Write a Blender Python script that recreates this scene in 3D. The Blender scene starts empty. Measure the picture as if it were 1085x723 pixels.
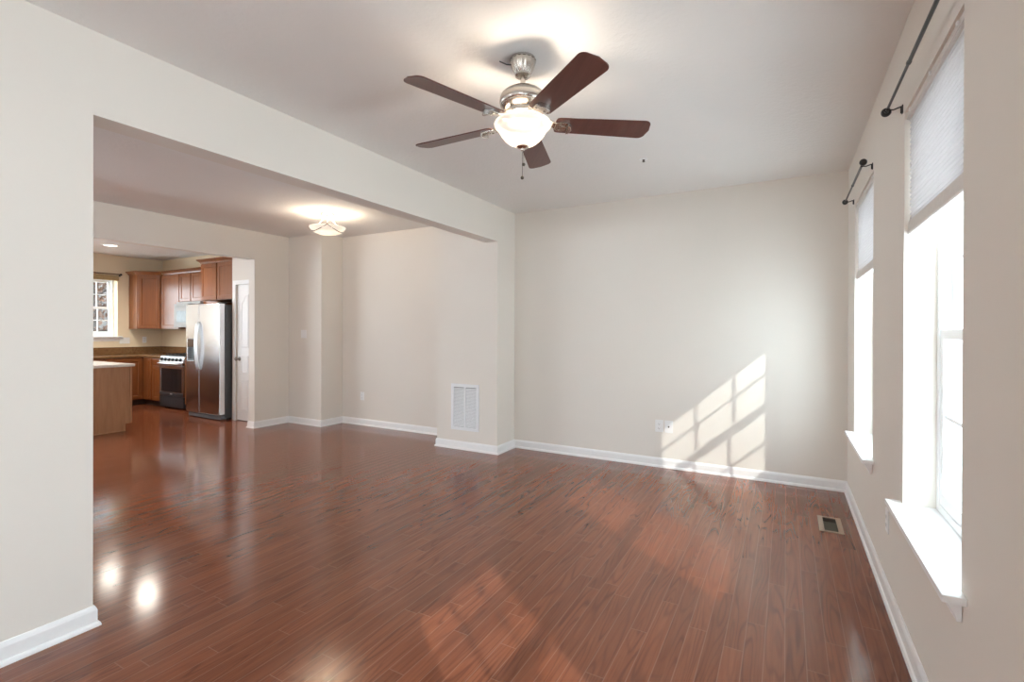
import bpy, bmesh, math, random
from mathutils import Vector, Matrix
random.seed(7)
C = bpy.context.scene
COL = C.collection
PI = math.pi

# ------------------------------------------------------------------ camera, sky, sun, exposure
CAM_H, FPX, YAW, ROLL, PITCH, CY = 1.3653, 520.07, 0.5095, 0.0029, -0.0022, 352.0
cam_d = bpy.data.cameras.new('camera'); cam = bpy.data.objects.new('camera', cam_d); COL.objects.link(cam)
cam_d.sensor_width = 36.0; cam_d.lens = FPX / 1085 * 36.0; cam_d.shift_y = -(361.5 - CY) / 1085; cam_d.clip_start = 0.02
_F = Vector((-math.sin(YAW) * math.cos(PITCH), math.cos(YAW) * math.cos(PITCH), math.sin(PITCH)))
_R = Vector((math.cos(YAW), math.sin(YAW), 0)); _U = _R.cross(_F)
_r = _R * math.cos(ROLL) + _U * math.sin(ROLL); _u = _U * math.cos(ROLL) - _R * math.sin(ROLL)
cam.matrix_world = Matrix(((_r.x, _u.x, -_F.x, 0), (_r.y, _u.y, -_F.y, 0), (_r.z, _u.z, -_F.z, CAM_H), (0, 0, 0, 1)))
C.camera = cam

SKY_STRENGTH, SUN_STRENGTH, EXPOSURE = 6.7, 1.8, 0.98
world = bpy.data.worlds.new('sky'); C.world = world; world.use_nodes = True
wn = world.node_tree.nodes; wl = world.node_tree.links; wn.clear()
_o = wn.new('ShaderNodeOutputWorld'); _b = wn.new('ShaderNodeBackground'); _t = wn.new('ShaderNodeTexCoord')
_s = wn.new('ShaderNodeSeparateXYZ'); _c = wn.new('ShaderNodeValToRGB')
_c.color_ramp.elements[0].position = 0.0; _c.color_ramp.elements[0].color = (0.80, 0.91, 1.0, 1)
_c.color_ramp.elements[1].position = 0.6; _c.color_ramp.elements[1].color = (0.74, 0.88, 1.0, 1)
wl.new(_t.outputs['Generated'], _s.inputs[0]); wl.new(_s.outputs['Z'], _c.inputs[0]); wl.new(_c.outputs[0], _b.inputs[0])
_b.inputs[1].default_value = SKY_STRENGTH; wl.new(_b.outputs[0], _o.inputs[0])

SUN_DIR = Vector((-1.32, 1.0, -1.16)).normalized()
sun_d = bpy.data.lights.new('sun', 'SUN'); sun = bpy.data.objects.new('sun', sun_d); COL.objects.link(sun)
sun_d.energy = SUN_STRENGTH; sun_d.angle = 0.012; sun_d.color = (1.0, 0.96, 0.90)
sun.rotation_euler = SUN_DIR.to_track_quat('-Z', 'Y').to_euler(); sun.location = (6, -4, 8)

vs = C.view_settings
vs.view_transform = 'Standard'; vs.look = 'None'; vs.exposure = EXPOSURE; vs.gamma = 1.0; vs.use_curve_mapping = False
C.cycles.use_denoising = True; C.cycles.denoiser = 'OPENIMAGEDENOISE'; C.cycles.denoising_prefilter = 'ACCURATE'; C.cycles.denoising_input_passes = 'RGB_ALBEDO_NORMAL'; C.cycles.max_bounces = 14; C.cycles.diffuse_bounces = 8; C.cycles.glossy_bounces = 5
C.cycles.transparent_max_bounces = 16; C.cycles.sample_clamp_indirect = 8.0; C.cycles.caustics_reflective = False

def portal(name, loc, direction, w, h):
    """A portal emits nothing: it only tells Cycles where the sky comes in."""
    d = bpy.data.lights.new(name, 'AREA'); o = bpy.data.objects.new(name, d); COL.objects.link(o)
    d.shape = 'RECTANGLE'; d.size = w; d.size_y = h; d.cycles.is_portal = True
    o.location = loc; o.rotation_euler = Vector(direction).to_track_quat('-Z', 'Z').to_euler()

# ------------------------------------------------------------------ helpers
def box(bm, x0, x1, y0, y1, z0, z1):
    x0, x1 = min(x0, x1), max(x0, x1); y0, y1 = min(y0, y1), max(y0, y1); z0, z1 = min(z0, z1), max(z0, z1)
    v = [bm.verts.new((x, y, z)) for z in (z0, z1) for y in (y0, y1) for x in (x0, x1)]
    for f in ((0, 2, 3, 1), (4, 5, 7, 6), (0, 1, 5, 4), (2, 6, 7, 3), (0, 4, 6, 2), (1, 3, 7, 5)):
        bm.faces.new([v[i] for i in f])

def tube(bm, pts, r, n=10, cap=True):
    pts = [Vector(p) for p in pts]; rings = []; prev = None
    rr = r if isinstance(r, (list, tuple)) else [r] * len(pts)
    for i, p in enumerate(pts):
        t = (pts[min(i + 1, len(pts) - 1)] - pts[max(i - 1, 0)]).normalized()
        if prev is None:
            a = t.orthogonal().normalized()
        else:
            a = (prev - t * prev.dot(t)).normalized()
        prev = a; b = t.cross(a)
        rings.append([bm.verts.new(p + (a * math.cos(2 * PI * k / n) + b * math.sin(2 * PI * k / n)) * rr[i]) for k in range(n)])
    for i in range(len(rings) - 1):
        for k in range(n):
            bm.faces.new((rings[i][k], rings[i][(k + 1) % n], rings[i + 1][(k + 1) % n], rings[i + 1][k]))
    if cap:
        bm.faces.new(rings[0][::-1]); bm.faces.new(rings[-1])

def lathe(bm, c, prof, n=48, flute=0, amp=0.0):
    """prof: (radius, z) pairs from the top down, around the vertical axis through c."""
    rings = []
    for r, z in prof:
        if r < 1e-5:
            rings.append([bm.verts.new((c[0], c[1], z))]); continue
        rings.append([bm.verts.new((c[0] + r * (1 + amp * math.cos(flute * 2 * PI * k / n)) * math.cos(2 * PI * k / n),
                                    c[1] + r * (1 + amp * math.cos(flute * 2 * PI * k / n)) * math.sin(2 * PI * k / n), z)) for k in range(n)])
    for a, b in zip(rings, rings[1:]):
        for k in range(n):
            k2 = (k + 1) % n
            if len(a) == 1 and len(b) == 1: continue
            if len(a) == 1: bm.faces.new((a[0], b[k], b[k2]))
            elif len(b) == 1: bm.faces.new((a[k], b[0], a[k2]))
            else: bm.faces.new((a[k], b[k], b[k2], a[k2]))
    return rings

def sphere(bm, c, r, n=12):
    lathe(bm, c, [(r * math.sin(PI * i / n), c[2] + r * math.cos(PI * i / n)) for i in range(n + 1)], 2 * n)

def prism(bm, poly, fn, a, b):
    """poly of (p, q) pairs extruded from a to b; fn(p, q, t) -> xyz."""
    A = [bm.verts.new(fn(p, q, a)) for p, q in poly]; B = [bm.verts.new(fn(p, q, b)) for p, q in poly]
    n = len(poly)
    for i in range(n):
        bm.faces.new((A[i], A[(i + 1) % n], B[(i + 1) % n], B[i]))
    bm.faces.new(A[::-1]); bm.faces.new(B)

def slab(bm, U, V, holes, t0, t1, fn):
    """A solid slab over grid U x V with rectangular holes; fn(u, v, t) -> xyz, t the thickness axis."""
    us = sorted({*U, *[h[i] for h in holes for i in (0, 1)]}); vs_ = sorted({*V, *[h[i] for h in holes for i in (2, 3)]})
    solid = lambda i, j: 0 <= i < len(us) - 1 and 0 <= j < len(vs_) - 1 and not any(
        h[0] - 1e-6 <= us[i] and us[i + 1] <= h[1] + 1e-6 and h[2] - 1e-6 <= vs_[j] and vs_[j + 1] <= h[3] + 1e-6 for h in holes)
    vert = {}
    def V3(i, j, k):
        if (i, j, k) not in vert: vert[(i, j, k)] = bm.verts.new(fn(us[i], vs_[j], (t0, t1)[k]))
        return vert[(i, j, k)]
    for i in range(len(us) - 1):
        for j in range(len(vs_) - 1):
            if not solid(i, j): continue
            bm.faces.new([V3(*q, 0) for q in ((i, j), (i, j + 1), (i + 1, j + 1), (i + 1, j))])
            bm.faces.new([V3(*q, 1) for q in ((i, j), (i + 1, j), (i + 1, j + 1), (i, j + 1))])
            for di, dj, p, q in ((-1, 0, (i, j), (i, j + 1)), (1, 0, (i + 1, j + 1), (i + 1, j)), (0, -1, (i + 1, j), (i, j)), (0, 1, (i, j + 1), (i + 1, j + 1))):
                if not solid(i + di, j + dj):
                    bm.faces.new((V3(*p, 0), V3(*p, 1), V3(*q, 1), V3(*q, 0)))

def origin(o):
    v = Vector(o.location)
    while o.parent: o = o.parent; v += Vector(o.location)
    return v

def obj(name, bm, mat, parent=None, bevel=0.0, smooth=False, label=None, loc=None):
    base = origin(parent) if parent else Vector(loc or (0, 0, 0))
    bmesh.ops.recalc_face_normals(bm, faces=bm.faces)
    bmesh.ops.translate(bm, verts=bm.verts, vec=-base)
    me = bpy.data.meshes.new(name); bm.to_mesh(me); bm.free()
    o = bpy.data.objects.new(name, me); COL.objects.link(o)
    me.materials.append(mat)
    if parent: o.parent = parent
    else: o.location = base
    if smooth:
        for p in me.polygons: p.use_smooth = True
        try: me.set_sharp_from_angle(angle=math.radians(38))
        except Exception: pass
    if bevel:
        m = o.modifiers.new('bevel', 'BEVEL'); m.width = bevel; m.segments = 2; m.limit_method = 'ANGLE'; m.angle_limit = math.radians(40)
    if label: o['label'] = label
    return o

def thing(name, label, cat, loc=(0, 0, 0), group=None):
    o = bpy.data.objects.new(name, None); COL.objects.link(o); o.location = loc; o.empty_display_size = 0.1
    o['label'] = label; o['category'] = cat
    if group: o['group'] = group
    return o

def tag(o, label, cat, group=None):
    o['label'] = label; o['category'] = cat
    if group: o['group'] = group
    return o

def struct(o): o['kind'] = 'structure'; return o

def simple(name, boxes, mat, parent=None, **k):
    bm = bmesh.new()
    for b in boxes: box(bm, *b)
    return obj(name, bm, mat, parent, **k)

# ------------------------------------------------------------------ materials
class N:
    def __init__(s, name):
        s.m = bpy.data.materials.new(name); s.m.use_nodes = True; s.t = s.m.node_tree
        s.p = s.t.nodes['Principled BSDF']; s.out = s.t.nodes['Material Output']
    def n(s, kind, **k):
        x = s.t.nodes.new('ShaderNode' + kind)
        for a, v in k.items(): setattr(x, a, v)
        return x
    def put(s, sock, v):
        if isinstance(v, bpy.types.NodeSocket): s.t.links.new(v, sock)
        else: sock.default_value = v
    def math(s, op, a, b=0.0, c=0.0):
        x = s.n('Math', operation=op)
        for i, v in enumerate((a, b, c)): s.put(x.inputs[i], v)
        return x.outputs[0]
    def vec(s, x, y, z=0.0):
        k = s.n('CombineXYZ')
        for i, v in enumerate((x, y, z)): s.put(k.inputs[i], v)
        return k.outputs[0]
    def mix(s, f, a, b, blend='MIX'):
        x = s.n('Mix', data_type='RGBA', blend_type=blend)
        s.put(x.inputs[0], f); s.put(x.inputs[6], a); s.put(x.inputs[7], b); return x.outputs[2]
    def noise(s, vec, scale, detail=2.0, rough=0.5, dist=0.0):
        x = s.n('TexNoise'); s.put(x.inputs['Vector'], vec); s.put(x.inputs['Scale'], scale)
        x.inputs['Detail'].default_value = detail; x.inputs['Roughness'].default_value = rough; x.inputs['Distortion'].default_value = dist
        return x.outputs[0]
    def co(s): return s.n('TexCoord').outputs['Object']
    def bump(s, h, strength, dist):
        x = s.n('Bump'); s.put(x.inputs['Height'], h); x.inputs['Strength'].default_value = strength; x.inputs['Distance'].default_value = dist
        s.put(s.p.inputs['Normal'], x.outputs[0])
    def ramp(s, f, stops):
        x = s.n('ValToRGB'); s.put(x.inputs[0], f); e = x.color_ramp.elements
        while len(e) < len(stops): e.new(0.5)
        for q, (p, c) in zip(e, stops): q.position = p; q.color = (*c, 1)
        return x.outputs[0]

def flat(name, col, rough=0.5, metal=0.0, var=0.04, scale=40.0, bump=0.0, spec=0.5):
    a = N(name); nz = a.noise(a.co(), scale, 3.0)
    lo = tuple(c * (1 - var) for c in col); hi = tuple(min(1, c * (1 + var)) for c in col)
    a.put(a.p.inputs['Base Color'], a.ramp(nz, ((0.3, lo), (0.7, hi))))
    a.p.inputs['Roughness'].default_value = rough; a.p.inputs['Metallic'].default_value = metal; a.p.inputs['Specular IOR Level'].default_value = spec
    if bump: a.bump(nz, bump, 0.002)
    return a.m

def wall_paint(name, col, bump=0.12, scale=90.0, dist=0.002):
    a = N(name); c = a.co(); nz = a.noise(c, scale, 4.0, 0.6); big = a.noise(c, 1.3, 2.0)
    a.put(a.p.inputs['Base Color'], a.ramp(big, ((0.3, tuple(x * 0.985 for x in col)), (0.7, tuple(x * 1.01 for x in col)))))
    a.p.inputs['Roughness'].default_value = 0.85; a.p.inputs['Specular IOR Level'].default_value = 0.12
    a.bump(nz, bump, dist); return a.m

def wood_cabinet(name, dark, light, rough=0.3):
    a = N(name); c = a.co(); s = a.n('SeparateXYZ'); a.put(s.inputs[0], c)
    hx = a.math('ADD', s.outputs[0], a.math('MULTIPLY', s.outputs[1], 0.83))
    g = a.noise(a.vec(a.math('MULTIPLY', hx, 22.0), a.math('MULTIPLY', s.outputs[1], 3.0), a.math('MULTIPLY', s.outputs[2], 2.2)), 1.0, 4.0, 0.6, 0.6)
    f = a.noise(a.vec(a.math('MULTIPLY', hx, 160.0), 0.0, a.math('MULTIPLY', s.outputs[2], 5.0)), 1.0, 2.0)
    m = a.math('ADD', a.math('MULTIPLY', g, 0.75), a.math('MULTIPLY', f, 0.25))
    a.put(a.p.inputs['Base Color'], a.ramp(m, ((0.3, dark), (0.7, light)))); a.p.inputs['Roughness'].default_value = rough
    return a.m

def floor_material():
    a = N('cherry stained oak planks'); s = a.n('SeparateXYZ'); a.put(s.inputs[0], a.co()); X, Y = s.outputs[0], s.outputs[1]
    W, L = 0.0775, 0.95
    u = a.math('DIVIDE', X, W); row = a.math('FLOOR', u)
    wn1 = a.n('TexWhiteNoise', noise_dimensions='1D'); a.put(wn1.inputs['W'], row)
    v = a.math('ADD', a.math('DIVIDE', Y, L), a.math('MULTIPLY', wn1.outputs['Value'], 17.3)); col = a.math('FLOOR', v)
    wn2 = a.n('TexWhiteNoise', noise_dimensions='2D'); a.put(wn2.inputs['Vector'], a.vec(row, col)); pid = wn2.outputs['Value']
    fu = a.math('FRACT', u); fv = a.math('FRACT', v)
    du = a.math('MULTIPLY', a.math('MINIMUM', fu, a.math('SUBTRACT', 1.0, fu)), W)
    dv = a.math('MULTIPLY', a.math('MINIMUM', fv, a.math('SUBTRACT', 1.0, fv)), L)
    d = a.math('MINIMUM', du, dv)
    gap = a.n('MapRange', interpolation_type='SMOOTHSTEP'); a.put(gap.inputs[0], d); gap.inputs[1].default_value = 0.0008; gap.inputs[2].default_value = 0.0028
    gap.inputs[3].default_value = 1.0; gap.inputs[4].default_value = 0.0; gap = gap.outputs[0]
    off = a.math('MULTIPLY', pid, 61.0)
    # cathedral figure: contour lines of a stretched noise, different on every plank
    n1 = a.noise(a.vec(a.math('ADD', a.math('MULTIPLY', X, 11.0), off), a.math('MULTIPLY', Y, 0.9), off), 1.0, 1.0, 0.5, 0.0)
    rings = a.math('ADD', a.math('MULTIPLY', a.math('SINE', a.math('MULTIPLY', n1, 78.0)), 0.5), 0.5)
    lines = a.math('POWER', rings, 4.0)
    pores = a.noise(a.vec(a.math('MULTIPLY', X, 120.0), a.math('MULTIPLY', Y, 5.0), off), 1.0, 2.0, 0.6)
    streak = a.noise(a.vec(a.math('ADD', a.math('MULTIPLY', X, 38.0), off), a.math('MULTIPLY', Y, 1.3), 0.0), 1.0, 2.0)
    patch = a.noise(a.vec(a.math('ADD', a.math('MULTIPLY', X, 10.0), off), a.math('MULTIPLY', Y, 1.6), 4.0), 1.0, 1.0)
    g = a.math('ADD', a.math('MULTIPLY', pores, 0.45), a.math('MULTIPLY', streak, 0.55))
    base = a.ramp(g, ((0.28, (0.175, 0.050, 0.022)), (0.5, (0.222, 0.068, 0.031)), (0.72, (0.265, 0.087, 0.041))))
    mask = a.n('MapRange'); a.put(mask.inputs[0], patch); mask.inputs[1].default_value = 0.38; mask.inputs[2].default_value = 0.62; mask.inputs[3].default_value = 0.2; mask.inputs[4].default_value = 0.72
    base = a.mix(a.math('MULTIPLY', lines, mask.outputs[0]), base, (0.105, 0.031, 0.015, 1))
    tone = a.ramp(pid, ((0.0, (0.84, 0.82, 0.80)), (0.5, (1, 1, 1)), (1.0, (1.12, 1.11, 1.09))))
    colr = a.mix(1.0, base, tone, 'MULTIPLY')
    colr = a.mix(a.math('MULTIPLY', gap, 0.45), colr, (0.36, 0.19, 0.125, 1))
    a.put(a.p.inputs['Base Color'], colr)
    a.p.inputs['Roughness'].default_value = 0.135
    a.p.inputs['Specular IOR Level'].default_value = 0.6
    return a.m

def glass_material():
    a = N('window glass'); t = a.n('BsdfTransparent'); g = a.n('BsdfGlossy'); g.inputs['Roughness'].default_value = 0.0
    t.inputs[0].default_value = (0.96, 0.98, 0.97, 1)
    m = a.n('MixShader'); m.inputs[0].default_value = 0.06
    a.t.links.new(t.outputs[0], m.inputs[1]); a.t.links.new(g.outputs[0], m.inputs[2]); a.t.links.new(m.outputs[0], a.out.inputs[0]); return a.m

def lamp_glass(name, col, strength, body, clear=0.0):
    a = N(name); a.p.inputs['Base Color'].default_value = (*body, 1); a.p.inputs['Roughness'].default_value = 0.35
    nz = a.noise(a.co(), 18.0, 4.0, 0.6, 1.2)
    a.put(a.p.inputs['Emission Color'], a.ramp(nz, ((0.3, tuple(c * 0.9 for c in col)), (0.7, col)))); a.p.inputs['Emission Strength'].default_value = strength
    if clear:                                   # frosted glass lets part of its bulb's light straight through
        t = a.n('BsdfTransparent'); t.inputs[0].default_value = (1.0, 0.93, 0.84, 1); m = a.n('MixShader'); m.inputs[0].default_value = clear
        a.t.links.new(a.p.outputs[0], m.inputs[1]); a.t.links.new(t.outputs[0], m.inputs[2]); a.t.links.new(m.outputs[0], a.out.inputs[0])
    return a.m

def shade_fabric():
    a = N('cellular shade fabric'); d = a.n('BsdfDiffuse'); t = a.n('BsdfTranslucent'); m = a.n('MixShader'); m.inputs[0].default_value = 0.5
    nz = a.noise(a.co(), 300.0, 2.0); c = a.ramp(nz, ((0.3, (0.70, 0.68, 0.67)), (0.7, (0.78, 0.76, 0.75))))
    a.put(d.inputs[0], c); t.inputs[0].default_value = (0.62, 0.60, 0.60, 1)
    a.t.links.new(d.outputs[0], m.inputs[1]); a.t.links.new(t.outputs[0], m.inputs[2]); a.t.links.new(m.outputs[0], a.out.inputs[0]); return a.m

def stone():
    a = N('brown granite laminate'); c = a.co(); n1 = a.noise(c, 20.0, 5.0, 0.7, 1.0); v = a.n('TexVoronoi'); a.put(v.inputs['Vector'], c); v.inputs['Scale'].default_value = 70
    m = a.math('ADD', a.math('MULTIPLY', n1, 0.75), a.math('MULTIPLY', v.outputs['Distance'], 0.35))
    a.put(a.p.inputs['Base Color'], a.ramp(m, ((0.3, (0.045, 0.02, 0.008)), (0.48, (0.15, 0.07, 0.028)), (0.62, (0.25, 0.14, 0.06)), (0.75, (0.10, 0.05, 0.02)))))
    a.p.inputs['Roughness'].default_value = 0.22; return a.m

def steel(name, col, rough, vertical=True):
    a = N(name); s = a.n('SeparateXYZ'); a.put(s.inputs[0], a.co())
    b = a.noise(a.vec(a.math('MULTIPLY', s.outputs[0], 9.0), a.math('MULTIPLY', s.outputs[1], 9.0), a.math('MULTIPLY', s.outputs[2], 600.0 if vertical else 9.0)), 1.0, 2.0)
    a.put(a.p.inputs['Base Color'], a.ramp(b, ((0.3, tuple(c * 0.94 for c in col)), (0.7, col))))
    a.p.inputs['Metallic'].default_value = 1.0; a.put(a.p.inputs['Roughness'], a.math('ADD', rough - 0.04, a.math('MULTIPLY', b, 0.08))); return a.m

WALL = wall_paint('greige wall paint', (0.767, 0.724, 0.662))
WALLK = wall_paint('lamp warmed kitchen wall paint', (0.76, 0.64, 0.465))  # warm lamp light on the kitchen walls is mixed into this tan
CEIL = wall_paint('textured ceiling paint', (0.80, 0.785, 0.76), 0.5, 34.0, 0.006)
TRIM = flat('white trim paint', (0.86, 0.86, 0.855), 0.32, var=0.01)
VINYL = flat('white window vinyl', (0.88, 0.89, 0.90), 0.3, var=0.01)
FLOOR = floor_material()
GLASS = glass_material()
NICKEL = steel('brushed nickel', (0.62, 0.58, 0.53), 0.26, False)
DARKNICKEL = flat('dark bronze fitting', (0.10, 0.085, 0.07), 0.4, 0.6)
BLADE = wood_cabinet('cherry fan blade veneer', (0.075, 0.024, 0.018), (0.125, 0.042, 0.031), 0.35)
BOWL = lamp_glass('frosted lit bowl', (1.0, 0.84, 0.66), 0.26, (0.80, 0.74, 0.67), 0.05)
DISH = lamp_glass('alabaster lit dish', (1.0, 0.86, 0.66), 0.30, (0.80, 0.75, 0.69), 0.05)
LENS = lamp_glass('recessed lamp lens', (1.0, 0.90, 0.76), 4.0, (0.9, 0.9, 0.9))
SHADE = shade_fabric()
RAILM = flat('shade rail', (0.72, 0.69, 0.65), 0.45)
IRON = flat('black rod metal', (0.035, 0.035, 0.035), 0.4, 0.5)
GREYROD = flat('grey telescoping rod', (0.07, 0.073, 0.075), 0.35, 0.7)
PLATE = flat('white wall plate', (0.84, 0.84, 0.83), 0.3, var=0.01)
SLOT = flat('dark slot', (0.06, 0.055, 0.05), 0.6)
GRILLE = flat('white grille enamel', (0.80, 0.81, 0.82), 0.4, var=0.01)
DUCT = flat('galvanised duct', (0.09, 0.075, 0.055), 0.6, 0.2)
BEIGE = flat('tan register metal', (0.42, 0.32, 0.235), 0.4, 0.1)
CAB = wood_cabinet('maple cabinet stain', (0.165, 0.050, 0.014), (0.235, 0.079, 0.022))
PANELW = wood_cabinet('peninsula end panel oak', (0.27, 0.12, 0.052), (0.37, 0.185, 0.086), 0.4)
TOE = flat('dark toe kick', (0.05, 0.025, 0.015), 0.6)
STONE = stone()
SHEENTOP = flat('peninsula top with painted reflection', (0.62, 0.56, 0.50), 0.2, var=0.12, scale=60)  # pale tone stands for the reflection on the peninsula top
STEEL = steel('stainless door', (0.66, 0.66, 0.67), 0.24)
STEELB = steel('bright stainless', (0.82, 0.82, 0.83), 0.3)
DARKBODY = flat('charcoal appliance side', (0.10, 0.105, 0.11), 0.42, 0.3)
RANGEBLK = flat('black range enamel', (0.03, 0.03, 0.033), 0.35)
BLACKGL = flat('black oven glass', (0.012, 0.013, 0.015), 0.08)
BLACKPL = flat('black plastic', (0.02, 0.02, 0.02), 0.4)
GREYPL = flat('grey dispenser plastic', (0.16, 0.18, 0.20), 0.35)
MWHITE = flat('pale steel microwave door', (0.30, 0.305, 0.31), 0.55, spec=0.2)
MWIN = flat('microwave window', (0.12, 0.135, 0.145), 0.35, var=0.25, scale=25)
KNOB = steel('satin knob', (0.30, 0.27, 0.24), 0.3, False)
WEAVE = flat('tan woven shade', (0.42, 0.30, 0.15), 0.8, var=0.2, scale=150)
BARK = flat('bark', (0.045, 0.036, 0.032), 0.9, var=0.3)
LEAF1 = flat('rust leaves', (0.062, 0.025, 0.011), 0.7, var=0.45, scale=1.5)
LEAF2 = flat('ochre leaves', (0.068, 0.038, 0.019), 0.7, var=0.45, scale=1.5)
HILL = flat('leaf littered bank', (0.042, 0.034, 0.029), 0.95, var=0.5, scale=2.5)
LAWN = flat('dry lawn outside', (0.05, 0.043, 0.03), 0.95, var=0.4, scale=3)

# ------------------------------------------------------------------ room dimensions (metres; camera above 0,0)
XR, YB, XL, YC, XC, XK, YJ, Y1, X2, Y3, YS, ZH, CZ = 0.458, 5.04, -2.782, 4.652, -3.613, -6.451, 4.209, 4.748, -5.744, 5.13, 1.031, 2.354, 2.74
XLB, XKB = XL - 0.157, XK - 0.13
XW, YP, YR = -10.82, 4.45, -4.2         # kitchen far wall, pantry front wall, rear wall
OUT = 0.66                              # outer face of the window wall
WT, WB = 2.345, 0.575                   # window head, bottom of opening
WINS = ((1.928, 2.768), (3.658, 4.565), (0.10, 0.95))
FILL_OPENING = (-3.9, -2.15, 0.1, 2.4)          # unglazed opening added behind the camera to let in fill daylight
KW = (3.25, 4.375, 1.225, 2.31)         # kitchen window opening
VENT = (0.222, 0.330, 3.985, 4.265)

fx = lambda u, v, t: (t, u, v)
fy = lambda u, v, t: (u, t, v)
fz = lambda u, v, t: (u, v, t)
def wall(name, fn, U, V, holes, t0, t1, mat=None):
    bm = bmesh.new(); slab(bm, U, V, holes, t0, t1, fn)
    return struct(obj(name, bm, mat or WALL))

wall('floor', fz, (XW - 0.25, OUT), (YR - .1, 5.28), [VENT], -0.12, 0.0, FLOOR)
wall('ceiling', fz, (XW - 0.25, OUT), (YR - .1, 5.28), [], CZ, CZ + 0.1, CEIL)
wall('wall_right', fx, (YR, 5.28), (0, CZ), [(a, b, WB, WT) for a, b in WINS] + [FILL_OPENING], XR, OUT)
wall('wall_back', fy, (XL, XR), (0, CZ), [], YB, 5.28)
wall('wall_left', fx, (YR, YC), (0, CZ), [(YS, YC, 0, ZH), (YR + 0.3, 0.3, 0, ZH)], XLB, XL)  # second hole is unseen, added to pass fill daylight into the dining room
wall('wall_column', fy, (XC, XL), (0, CZ), [], YC, 5.28)
wall('wall_dining_back', fy, (X2, XC), (0, CZ), [], Y3, 5.28)
wall('wall_dining_corner', fy, (XK, X2), (0, CZ), [], Y1, 5.28)
wall('wall_dining_left', fx, (YR, 5.28), (0, CZ), [(0.9, YJ, 0, 2.352)], XKB, XK)
wall('wall_pantry', fy, (-7.37, XKB), (0, CZ), [(-7.28, -6.64, 0, 2.06)], YP, YP + 0.11)
wall('wall_pantry_side', fx, (YP + 0.11, Y3), (0, CZ), [], -7.37, -7.29)
wall('wall_kitchen_back', fy, (XW, XKB), (0, CZ), [], Y3, 5.28, WALLK)
wall('wall_kitchen_far', fx, (YR, 5.28), (0, CZ), [KW, (-3.0, 1.6, 0.1, 2.3)], XW - 0.25, XW, WALLK)  # large second hole is unseen, added to bring cool daylight into the kitchen
wall('wall_rear', fy, (XW - 0.25, OUT), (0, CZ), [(-6.0, -5.1, 0.05, 2.4)], YR - 0.1, YR)  # plain unseen hole added so daylight reaches the dining room

# baseboards: one profile swept round the room with mitred corners, one object per wall
PROF = [(0, 0), (0.024, 0), (0.024, 0.008), (0.020, 0.018), (0.013, 0.022), (0.013, 0.074), (0.010, 0.084), (0.005, 0.094), (0, 0.094)]
def baseboards(pts, names):
    P = [Vector((x, y)) for x, y in pts]; n = len(P)
    nrm = [Vector(((P[i + 1] - P[i]).y * -1, (P[i + 1] - P[i]).x)).normalized() for i in range(n - 1)]     # room is on the left of the path
    mit = []
    for i in range(n):
        if i == 0: mit.append(nrm[0])
        elif i == n - 1: mit.append(nrm[-1])
        else:
            m = (nrm[i - 1] + nrm[i]).normalized(); mit.append(m / max(0.3, m.dot(nrm[i])))
    for i, nm in enumerate(names):
        if not nm: continue
        bm = bmesh.new(); rings = []
        for k in (i, i + 1):
            rings.append([bm.verts.new((P[k].x + mit[k].x * d, P[k].y + mit[k].y * d, z)) for d, z in PROF])
        m = len(PROF)
        for j in range(m): bm.faces.new((rings[0][j], rings[0][(j + 1) % m], rings[1][(j + 1) % m], rings[1][j]))
        bm.faces.new(rings[0][::-1]); bm.faces.new(rings[1])
        struct(obj(nm, bm, TRIM))
baseboards([(XR, YR), (XR, YB), (XL, YB), (XL, YC), (XC, YC), (XC, Y3), (X2, Y3), (X2, Y1), (XK, Y1), (XK, YJ), (XKB, YJ), (XKB, YP), (-6.58, YP)],
           ['baseboard_right', 'baseboard_back', 'baseboard_column_side', 'baseboard_column', 'baseboard_column_left', 'baseboard_dining_back', 'baseboard_corner_side', 'baseboard_corner', 'baseboard_dining_left', 'baseboard_jamb', 'baseboard_kitchen', None])
baseboards([(XLB, 0.3), (XLB, YS), (XL, YS), (XL, 0.3)], ['baseboard_left_rear', 'baseboard_left_end', 'baseboard_left'])

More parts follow.
